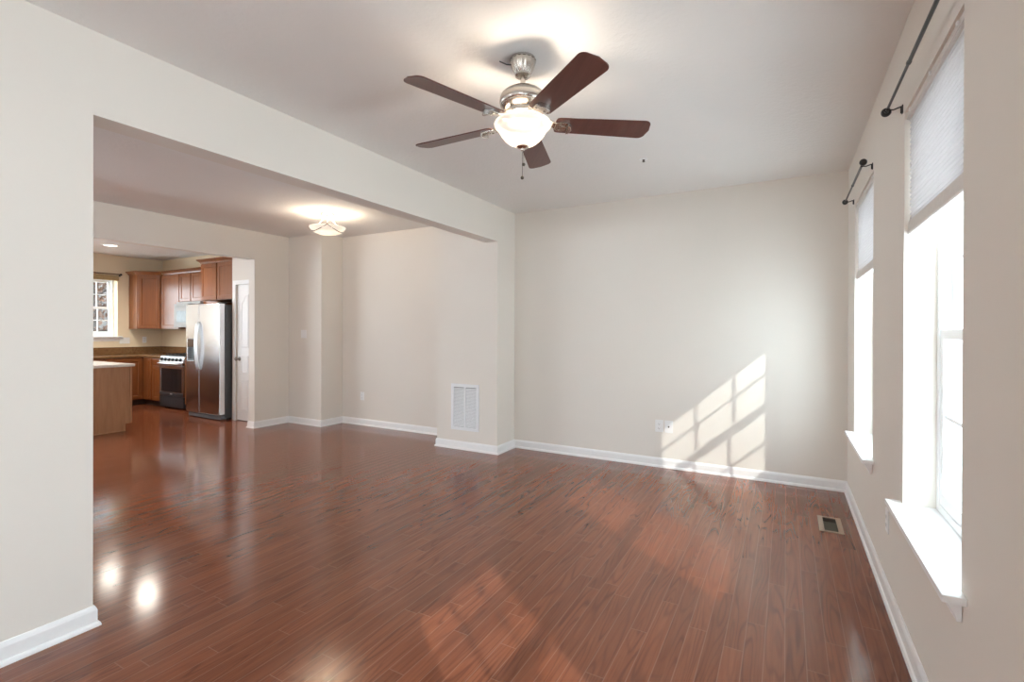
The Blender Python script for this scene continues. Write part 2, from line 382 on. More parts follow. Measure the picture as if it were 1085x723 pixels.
# ------------------------------------------------------------------ windows (double hung, 3 x 2 lites in each sash)
def window(num, u0, u1, z0, z1, fmap, sill_u, d0=0.115, cols=3, rows=(2, 2)):
    """fmap(n, u, z): n grows outwards from the wall face."""
    uc = (u0 + u1) / 2
    root = bpy.data.objects.new('window_%d' % num, None); COL.objects.link(root); root.location = fmap(d0, uc, z0); root['kind'] = 'structure'
    def bx(bm, n0, n1, a, b, c, d):
        p, q = fmap(n0, a, c), fmap(n1, b, d); box(bm, p[0], q[0], p[1], q[1], p[2], q[2])
    zs = z0 + 0.022; fw = 0.032
    bm = bmesh.new()
    for a, b, c, d in ((u0, u0 + fw, zs, z1), (u1 - fw, u1, zs, z1), (u0 + fw, u1 - fw, z1 - fw, z1), (u0 + fw, u1 - fw, zs, zs + 0.03)):
        bx(bm, d0, d0 + 0.085, a, b, c, d)
    obj('window_frame', bm, VINYL, root, bevel=0.002)
    zm = (zs + z1) / 2 - 0.105 + 0.0
    zm = 1.355 if num != 4 else (z0 + z1) / 2
    a0, a1 = u0 + fw, u1 - fw
    for s, (n0, n1, c, d) in enumerate(((d0 + 0.006, d0 + 0.036, zs + 0.03, zm + 0.022), (d0 + 0.042, d0 + 0.072, zm - 0.022, z1 - fw))):
        st = 0.042; bm = bmesh.new()
        for q in ((a0, a0 + st, c, d), (a1 - st, a1, c, d), (a0 + st, a1 - st, c, c + (0.055 if s == 0 else 0.042)), (a0 + st, a1 - st, d - 0.042, d)):
            bx(bm, n0, n1, *q)
        sash = obj('sash', bm, VINYL, root, bevel=0.003)
        g0, g1, h0, h1 = a0 + st, a1 - st, c + (0.055 if s == 0 else 0.042), d - 0.042
        nm = (n0 + n1) / 2
        bm = bmesh.new(); bx(bm, nm - 0.002, nm + 0.002, g0, g1, h0, h1); obj('pane', bm, GLASS, sash)
        bm = bmesh.new()
        for k in range(1, cols): u = g0 + (g1 - g0) * k / cols; bx(bm, nm - 0.008, nm + 0.008, u - 0.008, u + 0.008, h0, h1)
        for k in range(1, rows[s]): z = h0 + (h1 - h0) * k / rows[s]; bx(bm, nm - 0.0085, nm + 0.0085, g0, g1, z - 0.008, z + 0.008)
        obj('muntins', bm, VINYL, sash)
        if s == 0:
            bm = bmesh.new(); bx(bm, n0 - 0.004, n0 + 0.03, uc - 0.03, uc + 0.03, d, d + 0.014); bx(bm, n0 + 0.004, n0 + 0.012, uc - 0.005, uc + 0.028, d + 0.014, d + 0.022)
            obj('sash_lock', bm, VINYL, sash, bevel=0.003)
    bm = bmesh.new()
    bx(bm, 0.0, d0 + 0.02, u0, u1, z0, z0 + 0.022); bx(bm, -0.058, 0.0, sill_u[0], sill_u[1], z0 - 0.001, z0 + 0.022)
    obj('sill', bm, TRIM, root, bevel=0.003)
    bm = bmesh.new()
    prism(bm, [(-0.002, z0 - 0.002), (-0.044, z0 - 0.002), (-0.040, z0 - 0.014), (-0.016, z0 - 0.055), (-0.014, z0 - 0.068), (-0.002, z0 - 0.068)], lambda p, q, t: fmap(p, t, q), sill_u[0] + 0.045, sill_u[1] - 0.045)
    obj('apron', bm, TRIM, root)
    return root

fr = lambda n, u, z: (XR + n, u, z)
fk = lambda n, u, z: (XW - n, u, z)
window(1, *WINS[0], WB, WT, fr, (1.868, 2.822), rows=(2, 3))
window(2, *WINS[1], WB, WT, fr, (3.60, 4.605), rows=(2, 3))
window(3, *WINS[2], WB, WT, fr, (0.04, 1.01), rows=(2, 3))
window(4, KW[0], KW[1], KW[2], KW[3], fk, (3.19, 4.44), d0=0.155, cols=6)
for i, (a, b) in enumerate(WINS): portal('sky_portal', (OUT + 0.03, (a + b) / 2, (WB + WT) / 2), (-1, 0, 0), b - a, WT - WB)
portal('sky_portal', (XW - 0.28, (KW[0] + KW[1]) / 2, (KW[2] + KW[3]) / 2), (1, 0, 0), KW[1] - KW[0], KW[3] - KW[2])
portal('sky_portal', (XW - 0.28, -0.7, 1.2), (1, 0, 0), 4.6, 2.2)

portal('sky_portal', (OUT + 0.03, (FILL_OPENING[0] + FILL_OPENING[1]) / 2, 1.25), (-1, 0, 0), 1.75, 2.3)
portal('sky_portal', (-5.55, YR - 0.13, 1.22), (0, 1, 0), 0.9, 2.35)
# pantry door in its casing
dr = bpy.data.objects.new('door_1', None); COL.objects.link(dr); dr.location = (-6.96, YP + 0.03, 0); dr['kind'] = 'structure'
def arch(x0, x1, z0, z1, rise, n=14):
    pts = [(x0, z0), (x1, z0), (x1, z1)]
    for k in range(1, n): t = k / n; pts.append((x1 + (x0 - x1) * t, z1 + rise * (0.5 - 0.5 * math.cos(2 * PI * t)) ))
    return pts + [(x0, z1)]
simple('slab', [(-7.2705, -6.649, YP + 0.018, YP + 0.053, 0.008, 2.0505)], TRIM, dr, bevel=0.002)
slab_o = [o for o in dr.children][0]
def ring_panel(poly, name):
    cx = sum(p[0] for p in poly) / len(poly); cz = sum(p[1] for p in poly) / len(poly)
    bm = bmesh.new(); levels = ((1.0, 0.018), (0.98, 0.010), (0.93, 0.010), (0.88, 0.0155), (0.80, 0.012))
    rings = []
    for s, y in levels:
        sx = s; rings.append([bm.verts.new((cx + (p[0] - cx) * sx, YP + y, cz + (p[1] - cz) * (1 - (1 - s) * 0.5))) for p in poly])
    for a, b in zip(rings, rings[1:]):
        for k in range(len(poly)): k2 = (k + 1) % len(poly); bm.faces.new((a[k], a[k2], b[k2], b[k]))
    bm.faces.new(rings[-1]); obj(name, bm, TRIM, slab_o)
for x0, x1, s in ((-7.155, -6.99, 1), (-6.93, -6.765, -1)):
    pts = [(x0, 1.10), (x1, 1.10)] + ([(x1, 1.90), (x1 - 0.04, 1.895), (x1 - 0.08, 1.86), (x0 + 0.05, 1.80), (x0, 1.79)] if s > 0 else [(x1, 1.79), (x1 - 0.05, 1.80), (x0 + 0.08, 1.86), (x0 + 0.04, 1.895), (x0, 1.90)])
    ring_panel(pts, 'panel')
    ring_panel([(x0, 0.72), (x1, 0.72), (x1, 0.98), (x0, 0.98)], 'panel')
    ring_panel([(x0, 0.16), (x1, 0.16), (x1, 0.62), (x0, 0.62)], 'panel')
bm = bmesh.new()
prof = [(0.0, -0.075), (0.016, -0.074), (0.026, -0.062), (0.028, -0.05), (0.02, -0.036), (0.011, -0.028), (0.011, -0.008), (0.03, -0.006), (0.032, 0.0), (0.0, 0.0)]
_b2 = bmesh.new(); lathe(_b2, (0, 0), prof, 20)
bmesh.ops.rotate(_b2, verts=_b2.verts, cent=(0, 0, 0), matrix=Matrix.Rotation(-PI / 2, 3, 'X'))
bmesh.ops.translate(_b2, verts=_b2.verts, vec=(-7.212, YP + 0.018, 0.932))
me_min = min(v.co.y for v in _b2.verts)
if me_min > YP - 0.03:
    for v in _b2.verts: v.co.y = 2 * (YP + 0.018) - v.co.y
obj('door_knob', _b2, KNOB, dr, smooth=True, label='round satin metal knob'); bm.free()
simple('casing', [(-7.335, -7.272, YP - 0.014, YP, 0, 2.115), (-6.648, -6.595, YP - 0.014, YP, 0, 2.115), (-7.272, -6.648, YP - 0.014, YP, 2.052, 2.115)], TRIM, dr, bevel=0.003)

# ------------------------------------------------------------------ ground and autumn trees outside
bm = bmesh.new(); box(bm, -40, XW - 0.27, 2.2, 16, -0.62, -0.42); struct(obj('ground', bm, LAWN))
bm = bmesh.new(); rnd = random.Random(2); G = [[bm.verts.new((-22 - 1.2 * i, 1.5 + 1.2 * j, -0.5 + 5.5 * math.sin(min(1, i / 9) * PI / 2) + rnd.uniform(-.25, .25))) for j in range(22)] for i in range(12)]
for i in range(11):
    for j in range(21): bm.faces.new((G[i][j], G[i + 1][j], G[i + 1][j + 1], G[i][j + 1]))
struct(obj('hill', bm, HILL, smooth=True))
def tree(loc, h, r, leafm, label, seed):
    rnd = random.Random(seed); t = thing('autumn_tree', label, 'tree', loc, 'trees outside the kitchen window')
    L = Vector(loc); bm = bmesh.new(); tips = []
    tube(bm, [L, L + Vector((0.05, 0.03, h * 0.3)), L + Vector((-0.04, 0.1, h * 0.62)), L + Vector((0.02, 0.05, h * 0.95))], [0.13, 0.105, 0.06, 0.015], 9)
    for k in range(16):
        z = h * (0.25 + 0.62 * k / 16); a = k * 2.4; ln = r * (0.95 - 0.35 * k / 16) * rnd.uniform(.8, 1.1)
        p0 = L + Vector((0, 0.04, z)); p1 = p0 + Vector((math.cos(a) * ln * .5, math.sin(a) * ln * .5, ln * .22)); p2 = p0 + Vector((math.cos(a) * ln, math.sin(a) * ln, ln * .5))
        tube(bm, [p0, p1, p2], [0.04, 0.025, 0.008], 6); tips += [p1, p2, (p1 + p2) / 2]
    obj('trunk', bm, BARK, t)
    bm = bmesh.new()
    for k in range(2600):
        c = rnd.choice(tips) + Vector([rnd.gauss(0, .34) for _ in range(3)])
        q = Matrix.Rotation(rnd.uniform(0, 6.28), 3, Vector([rnd.gauss(0, 1) for _ in range(3)]).normalized()); s = rnd.uniform(.04, .075)
        bm.faces.new([bm.verts.new(c + q @ Vector(v) * s) for v in ((-1, 0, 0), (-.2, .6, .12), (1, 0, 0), (-.2, -.6, .12))])
    obj('foliage', bm, leafm, t)
tree((-14.4, 5.3, -0.42), 4.6, 1.3, LEAF1, 'rust leaved tree nearest the kitchen window pane', 3)
tree((-18.0, 8.0, -0.42), 6.2, 1.9, LEAF2, 'taller ochre leaved tree behind the rust one', 5)
tree((-19.2, 3.6, -0.42), 5.6, 1.7, LEAF1, 'distant rust leaved tree low in the kitchen window', 9)

# ------------------------------------------------------------------ ceiling fan
FX, FY = -1.165, 2.19
fan = thing('ceiling_fan', 'brushed nickel ceiling fan with five cherry blades and lit bowl', 'ceiling fan', (FX, FY, CZ))
bm = bmesh.new(); lathe(bm, (FX, FY), [(0.0, CZ), (0.062, CZ), (0.066, CZ - 0.012)], 64)
lathe(bm, (FX, FY), [(0.064, CZ - 0.010), (0.063, CZ - 0.022), (0.057, CZ - 0.045), (0.046, CZ - 0.068), (0.038, CZ - 0.080)], 96, 16, 0.035)
lathe(bm, (FX, FY), [(0.039, CZ - 0.078), (0.040, CZ - 0.088), (0.030, CZ - 0.096), (0.0, CZ - 0.097)], 64)
obj('canopy', bm, NICKEL, fan, smooth=True)
bm = bmesh.new(); tube(bm, [(FX, FY, CZ - 0.09), (FX, FY, 2.5780)], 0.0125, 16); obj('downrod', bm, NICKEL, fan, smooth=True)
bm = bmesh.new(); lathe(bm, (FX, FY), [(0.0, 2.5960), (0.022, 2.5950), (0.026, 2.5840), (0.060, 2.5810), (0.090, 2.5720), (0.108, 2.5560), (0.1165, 2.5360), (0.118, 2.5180), (0.114, 2.5040), (0.110, 2.5010), (0.111, 2.4950), (0.100, 2.4830), (0.088, 2.4770), (0.0, 2.4770)], 64)
obj('motor_housing', bm, NICKEL, fan, smooth=True)
bm = bmesh.new(); lathe(bm, (FX, FY), [(0.0, 2.480), (0.082, 2.478), (0.084, 2.452), (0.066, 2.442), (0.058, 2.425), (0.078, 2.420), (0.080, 2.410), (0.0, 2.408)], 64)
for k in range(3):
    a = k * 2 * PI / 3; tube(bm, [(FX + .06 * math.cos(a), FY + .06 * math.sin(a), 2.416), (FX + .134 * math.cos(a), FY + .134 * math.sin(a), 2.412)], 0.004, 8)
obj('switch_housing', bm, NICKEL, fan, smooth=True)
bm = bmesh.new(); lathe(bm, (FX, FY), [(0.126, 2.417), (0.139, 2.416), (0.1435, 2.408), (0.143, 2.400), (0.137, 2.392), (0.128, 2.387), (0.121, 2.375), (0.108, 2.352), (0.090, 2.331), (0.066, 2.312), (0.040, 2.300), (0.018, 2.2955), (0.0, 2.295)], 64)
obj('light_bowl', bm, BOWL, fan, smooth=True, label='frosted white glass bowl, lit')
bm = bmesh.new(); lathe(bm, (FX, FY), [(0.0, 2.303), (0.030, 2.302), (0.031, 2.294), (0.022, 2.287), (0.012, 2.284), (0.010, 2.276), (0.0, 2.273)], 32)
obj('finial', bm, NICKEL, fan, smooth=True)
def chain(dx, dy, z0, z1, fob):
    bm = bmesh.new(); tube(bm, [(FX + dx, FY + dy, z0), (FX + dx, FY + dy, z1)], 0.0011, 6)
    for k in range(int((z0 - z1) / 0.006)): sphere(bm, (FX + dx, FY + dy, z0 - k * 0.006), 0.0018, 4)
    sphere(bm, (FX + dx, FY + dy, z1), fob, 8); obj('pull_chain', bm, DARKNICKEL, fan, smooth=True)
chain(0.008, -0.004, 2.2710, 2.2040, 0.0085); chain(-0.004, 0.004, 2.2710, 2.1410, 0.009)
bm = bmesh.new(); tube(bm, [(FX - 0.045, FY - 0.02, CZ - 0.03), (FX - 0.075, FY - 0.035, CZ - 0.026), (FX - 0.105, FY - 0.055, CZ - 0.012)], 0.003, 8); obj('wire', bm, BLACKPL, fan, label='short black wire end at canopy')
BP = math.radians(12)
for k in range(5):
    A = math.radians(36 + 72 * k); e = Vector((math.cos(A), math.sin(A), 0)); p = Vector((-e.y, e.x, 0))
    up = Vector((0, 0, 1)); w = p * math.cos(BP) - up * math.sin(BP); nrm_ = e.cross(w)        # the clockwise edge is higher
    O = Vector((FX, FY, 2.4140))
    def at(r, s, h): return O + e * r + w * s + nrm_ * h
    # blade outline: narrower root, rounded tip corners
    out = []
    R0, R1, W0, W1 = 0.165, 0.655, 0.058, 0.071
    out += [(R0, -W0 + 0.02), (R0 + 0.006, -W0 + 0.006), (R0 + 0.02, -W0)]
    cr = 0.035
    for j in range(7): t = j / 6 * PI / 2; out.append((R1 - cr + cr * math.sin(t) - 0.0, -W1 + cr - cr * math.cos(t)))
    out.append((R1 + 0.008, 0.0))
    for j in range(7): t = j / 6 * PI / 2; out.append((R1 - cr + cr * math.cos(t), W1 - cr + cr * math.sin(t)))
    out += [(R0 + 0.02, W0), (R0 + 0.006, W0 - 0.006), (R0, W0 - 0.02)]
    bm = bmesh.new(); prism(bm, out, lambda r, s, h: at(r, s, h), -0.003, 0.003)
    bl = obj('blade', bm, BLADE, fan, bevel=0.0012)
    bm = bmesh.new(); sec = []
    for r, zz, wd in ((0.072, 2.4560, 0.020), (0.100, 2.4510, 0.017), (0.130, 2.4350, 0.016), (0.152, 2.4180, 0.020), (0.175, 2.4060, 0.030)):
        q = O + e * r; q.z = zz
        tilt = (r - 0.072) / 0.103; ww = p.lerp(w, tilt)
        sec.append([bm.verts.new(q + ww * sgn * wd + up * hh) for sgn, hh in ((-1, -0.004), (1, -0.004), (1, 0.004), (-1, 0.004))])
    for a, b in zip(sec, sec[1:]):
        for j in range(4): bm.faces.new((a[j], a[(j + 1) % 4], b[(j + 1) % 4], b[j]))
    bm.faces.new(sec[0][::-1]); bm.faces.new(sec[-1])
    pl = [(0.165, -0.026), (0.185, -0.036), (0.215, -0.037), (0.236, -0.026), (0.243, 0.0), (0.236, 0.026), (0.215, 0.037), (0.185, 0.036), (0.165, 0.026)]
    prism(bm, pl, lambda r, s, h: at(r, s, h), -0.0115, -0.003)
    prism(bm, [(0.226, -0.034), (0.240, -0.027), (0.249, 0.0), (0.240, 0.027), (0.226, 0.034)], lambda r, s, h: at(r, s, h), -0.027, -0.003)
    for rr, ss in ((0.19, -0.022), (0.19, 0.022), (0.228, 0.0)):
        c0 = at(rr, ss, -0.0115); tube(bm, [c0, c0 - nrm_ * 0.003], 0.006, 10)
    prism(bm, [(0.195, -0.010), (0.205, -0.014), (0.222, -0.009), (0.222, 0.009), (0.205, 0.014), (0.195, 0.010)], lambda r, s, h: at(r, s, h), -0.015, -0.0115)
    obj('blade_iron', bm, NICKEL, bl, bevel=0.002)
def bulb(name, loc, power, col, rad, spot=None):
    d = bpy.data.lights.new(name, 'SPOT' if spot else 'POINT'); o = bpy.data.objects.new(name, d); COL.objects.link(o)
    d.energy = power; d.color = col; d.shadow_soft_size = rad; o.location = loc
    if spot: d.spot_size = spot; d.spot_blend = 0.6
for k in range(3):
    a = k * 2.1 + 0.5; bulb('fan_bulb', (FX + 0.075 * math.cos(a), FY + 0.075 * math.sin(a), 2.372), 4.6, (1.0, 0.87, 0.72), 0.025)

# ------------------------------------------------------------------ dining ceiling light
SX, SY = -4.713, 3.98
sf = thing('ceiling_light', 'semi flush dining ceiling light with lit alabaster dish and swags', 'ceiling light', (SX, SY, CZ))
bm = bmesh.new(); lathe(bm, (SX, SY), [(0, CZ), (0.078, CZ), (0.082, CZ - 0.006), (0.08, CZ - 0.016), (0.06, CZ - 0.024), (0.02, CZ - 0.027), (0, CZ - 0.027)], 40); obj('canopy', bm, NICKEL, sf, smooth=True)
bm = bmesh.new(); lathe(bm, (SX, SY), [(0.190, 2.580), (0.2, 2.580), (0.203, 2.572), (0.185, 2.545), (0.150, 2.517), (0.10, 2.497), (0.05, 2.489), (0.0, 2.488), ], 56)
obj('dish', bm, DISH, sf, smooth=True, label='lit alabaster glass dish')
for k in range(3):
    a = k * 2 * PI / 3 - 0.72; c, s = math.cos(a), math.sin(a)
    bm = bmesh.new(); tube(bm, [(SX + c * 0.05, SY + s * 0.05, CZ - 0.022), (SX + c * 0.07, SY + s * 0.07, 2.665), (SX + c * 0.13, SY + s * 0.13, 2.61), (SX + c * 0.2, SY + s * 0.2, 2.585)], 0.005, 8); obj('arm', bm, NICKEL, sf, smooth=True)
    bm = bmesh.new(); pts = []
    for j in range(19):
        t = j / 18; aa = a + t * 2 * PI / 3; dip = math.sin(PI * t) ** 0.8; r = 0.205 - 0.047 * dip; z = 2.578 - 0.062 * dip
        pts.append((SX + r * math.cos(aa), SY + r * math.sin(aa), z))
    tube(bm, pts, 0.0045, 6); obj('swag', bm, DARKNICKEL, sf, smooth=True)
bulb('dining_bulb', (SX, SY, 2.585), 8.0, (1.0, 0.85, 0.66), 0.05)

# ------------------------------------------------------------------ recessed kitchen lights, two added fill spots
for i, (x, y, lab) in enumerate(((-9.59, 3.78, 'round recessed light in the kitchen ceiling near the corner cabinets'), (-8.45, 3.80, 'round recessed light in the kitchen ceiling hidden above the opening'),
                                 (-9.59, 1.9, 'added fill spot in the kitchen over the sink run'), (-8.45, 1.9, 'added fill spot in the kitchen near the dining opening'))):
    if i > 1:
        bulb('kitchen_spot', (x, y, CZ - 0.05), 40, (1.0, 0.93, 0.82), 0.125, 2.7); continue  # spot without a fitting, added to brighten the kitchen
    r = thing('recessed_light', lab, 'ceiling light', (x, y, CZ), 'recessed kitchen ceiling lights')
    bm = bmesh.new(); lathe(bm, (x, y), [(0.085, CZ - 0.002), (0.115, CZ), (0.115, CZ - 0.006), (0.09, CZ - 0.009), (0.085, CZ - 0.006), (0.085, CZ - 0.002)], 36); obj('trim_ring', bm, TRIM, r, smooth=True)
    bm = bmesh.new(); lathe(bm, (x, y), [(0, CZ - 0.001), (0.085, CZ - 0.001), (0.085, CZ - 0.005), (0, CZ - 0.0055)], 36); obj('lens', bm, LENS, r)
    bulb('kitchen_spot', (x, y, CZ - 0.05), 40, (1.0, 0.93, 0.82), 0.125, 2.7)

# sprinkler head
sp = thing('sprinkler_head', 'small fire sprinkler head on the ceiling beyond the fan', 'sprinkler', (-0.997, 3.927, CZ))
bm = bmesh.new(); lathe(bm, (-0.997, 3.927), [(0, CZ), (0.034, CZ), (0.035, CZ - 0.004), (0.02, CZ - 0.008), (0, CZ - 0.008)], 28); obj('escutcheon', bm, TRIM, sp, smooth=True)
bm = bmesh.new(); lathe(bm, (-0.997, 3.927), [(0, CZ - 0.007), (0.010, CZ - 0.007), (0.010, CZ - 0.014), (0.004, CZ - 0.016), (0.004, CZ - 0.021), (0.011, CZ - 0.022), (0.011, CZ - 0.024), (0, CZ - 0.025)], 20); obj('nozzle', bm, DARKNICKEL, sp, smooth=True)

# ------------------------------------------------------------------ shades and curtain rods
def shade(u0, u1, zb, label):
    t = thing('cellular_shade', label, 'window shade', (XR + 0.035, (u0 + u1) / 2, WT), 'cellular shades')
    simple('head_rail', [(XR + 0.010, XR + 0.058, u0 + 0.002, u1 - 0.002, WT - 0.036, WT - 0.001), (XR + 0.006, XR + 0.010, u0 + 0.002, u1 - 0.002, WT - 0.034, WT - 0.026)], RAILM, t, bevel=0.003)
    for f in (0.1, 0.5, 0.9): simple('mounting_clip', [(XR + 0.001, XR + 0.007, u0 + (u1 - u0) * f - 0.008, u0 + (u1 - u0) * f + 0.008, WT - 0.024, WT - 0.012)], PLATE, t)
    n = int((WT - 0.036 - zb - 0.065) / 0.0185); zt = WT - 0.036; dz = (zt - zb - 0.06) / n
    front = []; back = []
    for k in range(n):
        for j in range(5):
            f = math.sin(PI * j / 5); front.append((XR + 0.027 - 0.011 * f, zt - (k + j / 5) * dz)); back.append((XR + 0.039 + 0.011 * f, zt - (k + j / 5) * dz))
    front.append((XR + 0.027, zt - n * dz)); back.append((XR + 0.039, zt - n * dz))
    bm = bmesh.new(); A = [[bm.verts.new((x, u, z)) for x, z in front + back[::-1]] for u in (u0 + 0.012, u1 - 0.012)]
    m = len(A[0])
    for i in range(m): bm.faces.new((A[0][i], A[0][(i + 1) % m], A[1][(i + 1) % m], A[1][i]))
    obj('fabric', bm, SHADE, t, label='white pleated honeycomb fabric')
    bm = bmesh.new(); prism(bm, [(XR + 0.012, zb + 0.006), (XR + 0.016, zb), (XR + 0.052, zb), (XR + 0.056, zb + 0.006), (XR + 0.053, zb + 0.058), (XR + 0.046, zb + 0.064), (XR + 0.022, zb + 0.064), (XR + 0.015, zb + 0.058)], lambda p, q, u: (p, u, q), u0 + 0.006, u1 - 0.006)
    obj('bottom_rail', bm, RAILM, t)
shade(*WINS[0], 1.80, 'white cellular shade half lowered in the nearer large window')
shade(*WINS[1], 1.765, 'white cellular shade half lowered in the window by the back wall')
shade(*WINS[2], 1.79, 'white cellular shade half lowered in the window beside the camera')

def rod(y0, y1, z, label, d=0.054):
    t = thing('curtain_rod', label, 'curtain rod', (XR, (y0 + y1) / 2, z), 'black curtain rods'); x = XR - d
    ym = y0 + (y1 - y0) * 0.52
    bm = bmesh.new(); tube(bm, [(x, y0, z), (x, ym, z)], 0.0070, 12); obj('rod', bm, GREYROD, t, smooth=True)
    bm = bmesh.new(); tube(bm, [(x, ym - 0.05, z), (x, y1, z)], 0.0056, 12); tube(bm, [(x, ym - 0.008, z), (x, ym + 0.006, z)], 0.0085, 12); obj('inner_rod', bm, GREYROD, t, smooth=True)
    for y, s in ((y0, -1), (y1, 1)):
        bm = bmesh.new(); lathe(bm, (0, 0), [(0, 0.022), (0.010, 0.021), (0.019, 0.014), (0.0205, 0.004), (0.017, -0.004), (0.010, -0.007), (0.010, -0.016), (0, -0.016)], 24)
        bmesh.ops.rotate(bm, verts=bm.verts, cent=(0, 0, 0), matrix=Matrix.Rotation(-PI / 2 * s, 3, 'X')); bmesh.ops.translate(bm, verts=bm.verts, vec=(x, y + 0.010 * s, z))
        obj('finial', bm, IRON, t, smooth=True)
        yb = y - 0.035 * s
        bm = bmesh.new(); tube(bm, [(x, yb, z - 0.009), (x + 0.02, yb, z - 0.012), (XR - 0.006, yb, z - 0.004)], 0.0035, 8); tube(bm, [(XR - 0.005, yb, z - 0.004), (XR - 0.005, yb, z - 0.034)], 0.0045, 8); box(bm, XR - 0.004, XR, yb - 0.009, yb + 0.009, z - 0.036, z + 0.002)
        tube(bm, [(x - 0.002, yb - 0.006, z - 0.009), (x - 0.002, yb + 0.006, z - 0.009)], 0.006, 8); obj('bracket', bm, IRON, t, smooth=True)
rod(1.86, 2.842, 2.393, 'dark curtain rod with black finials above the nearer window')
rod(3.655, 4.672, 2.395, 'short looking black curtain rod above the window by the back wall')

# ------------------------------------------------------------------ grille, register, outlets, switches
GX0, GX1, GZ0, GZ1 = -3.404, -3.018, 0.222, 0.754
g = thing('return_air_grille', 'white louvred return air grille low on the column', 'vent', ((GX0 + GX1) / 2, YC, GZ0))
bm = bmesh.new(); slab(bm, (GX0, GX1), (GZ0, GZ1), [(GX0 + 0.038, (GX0 + GX1) / 2 - 0.010, GZ0 + 0.038, GZ1 - 0.038), ((GX0 + GX1) / 2 + 0.010, GX1 - 0.038, GZ0 + 0.038, GZ1 - 0.038)], YC - 0.012, YC - 0.0005, fy); obj('frame', bm, GRILLE, g, bevel=0.003)
bm = bmesh.new(); nb = 30
for k in range(nb):
    z = GZ0 + 0.042 + (GZ1 - GZ0 - 0.084) * (k + 0.5) / nb
    for a, b in ((GX0 + 0.038, (GX0 + GX1) / 2 - 0.010), ((GX0 + GX1) / 2 + 0.010, GX1 - 0.038)):
        prism(bm, [(YC - 0.010, z - 0.007), (YC - 0.009, z - 0.008), (YC - 0.0015, z + 0.003), (YC - 0.0025, z + 0.004)], lambda p, q, u: (u, p, q), a, b)
lv = obj('louvres', bm, GRILLE, g)
simple('backing', [(GX0 + 0.03, GX1 - 0.03, YC - 0.0012, YC - 0.0004, GZ0 + 0.03, GZ1 - 0.03)], flat('grey backing', (0.16, 0.165, 0.17), 0.8), g)  # plain dark grey sheet behind the louvres

v = thing('floor_register', 'tan floor register with dark opening near the right wall', 'vent', (0.276, 4.125, 0))
bm = bmesh.new(); slab(bm, (VENT[0] - 0.018, VENT[1] + 0.018), (VENT[2] - 0.020, VENT[3] + 0.020), [(VENT[0] + 0.014, VENT[1] - 0.014, VENT[2] + 0.004, VENT[3] - 0.004)], 0.0003, 0.006, fz); obj('frame', bm, BEIGE, v, bevel=0.002)
a0, a1, b0, b1 = VENT[0] + 0.002, VENT[1] - 0.002, VENT[2] + 0.002, VENT[3] - 0.002
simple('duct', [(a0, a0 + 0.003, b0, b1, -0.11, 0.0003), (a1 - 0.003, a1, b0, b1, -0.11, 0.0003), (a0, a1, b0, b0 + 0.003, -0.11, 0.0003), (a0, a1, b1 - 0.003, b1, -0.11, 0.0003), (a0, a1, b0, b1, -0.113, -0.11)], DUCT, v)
bm = bmesh.new(); prism(bm, [(b0 + 0.12, -0.065), (b0 + 0.122, -0.067), (b1 - 0.02, -0.02), (b1 - 0.022, -0.018)], lambda p, q, u: (u, p, q), a0 + 0.008, a1 - 0.008); obj('damper', bm, flat('damper metal', (0.14, 0.12, 0.09), 0.5, 0.3), v)

def plate(kind, c, axis, label, cat, group=None, w=0.072, h=0.118, style='outlet'):
    """axis: outward normal of the wall ('-Y', '-X' or '+X')."""
    t = thing(kind, label, cat, c, group); cx, cy, cz = c
    def M(p, q, n): # p across, q up, n out from the wall
        return {'-Y': (cx + p, cy - n, cz + q), '-X': (cx - n, cy - p, cz + q), '+X': (cx + n, cy + p, cz + q)}[axis]
    def mb(bm, p0, p1, q0, q1, n0, n1):
        a, b = M(p0, q0, n0), M(p1, q1, n1); box(bm, a[0], b[0], a[1], b[1], a[2], b[2])
    bm = bmesh.new(); mb(bm, -w / 2, w / 2, -h / 2, h / 2, 0.0002, 0.006); obj('cover_plate', bm, PLATE, t, bevel=0.002)
    if style == 'outlet':
        for q in (-0.021, 0.021):
            bm = bmesh.new(); mb(bm, -0.017, 0.017, q - 0.014, q + 0.014, 0.006, 0.0085); r = obj('receptacle', bm, PLATE, t, bevel=0.002)
            bm = bmesh.new(); mb(bm, -0.008, -0.006, q - 0.004, q + 0.006, 0.0086, 0.009); mb(bm, 0.006, 0.008, q - 0.004, q + 0.005, 0.0086, 0.009); mb(bm, -0.002, 0.002, q - 0.010, q - 0.006, 0.0086, 0.009); obj('slots', bm, SLOT, r)
    elif style == 'jack':
        bm = bmesh.new(); tube(bm, [M(0, 0, 0.005), M(0, 0, 0.014)], 0.008, 12); obj('coax_jack', bm, DARKNICKEL, t)
    else:
        for p in ([0.0] if w < 0.1 else [-0.023, 0.023]):
            bm = bmesh.new(); mb(bm, p - 0.016, p + 0.016, -0.033, 0.033, 0.006, 0.009); obj('rocker', bm, PLATE, t, bevel=0.002)
plate('wall_outlet', (-1.113, YB, 0.413), '-Y', 'white outlet plate left of the cable jack, low on back wall', 'outlet', w=0.08, h=0.122)
plate('cable_jack', (-1.019, YB, 0.413), '-Y', 'white cable jack plate with dark centre on the back wall', 'cable jack', style='jack', w=0.08, h=0.122)
plate('wall_outlet', (XR, 3.13, 0.40), '-X', 'white outlet plate on the window wall below the nearer sill', 'outlet')
plate('wall_outlet', (-5.336, Y3, 0.418), '-Y', 'white outlet plate low on the dining room back wall', 'outlet')
plate('light_switch', (-6.114, Y1, 1.313), '-Y', 'white light switch on the narrow dining corner wall', 'light switch', style='switch', w=0.118, h=0.118)
plate('light_switch', (XW, 4.487, 1.165), '+X', 'wide white switch plate under the kitchen window corner', 'light switch', style='switch', w=0.165, h=0.115)
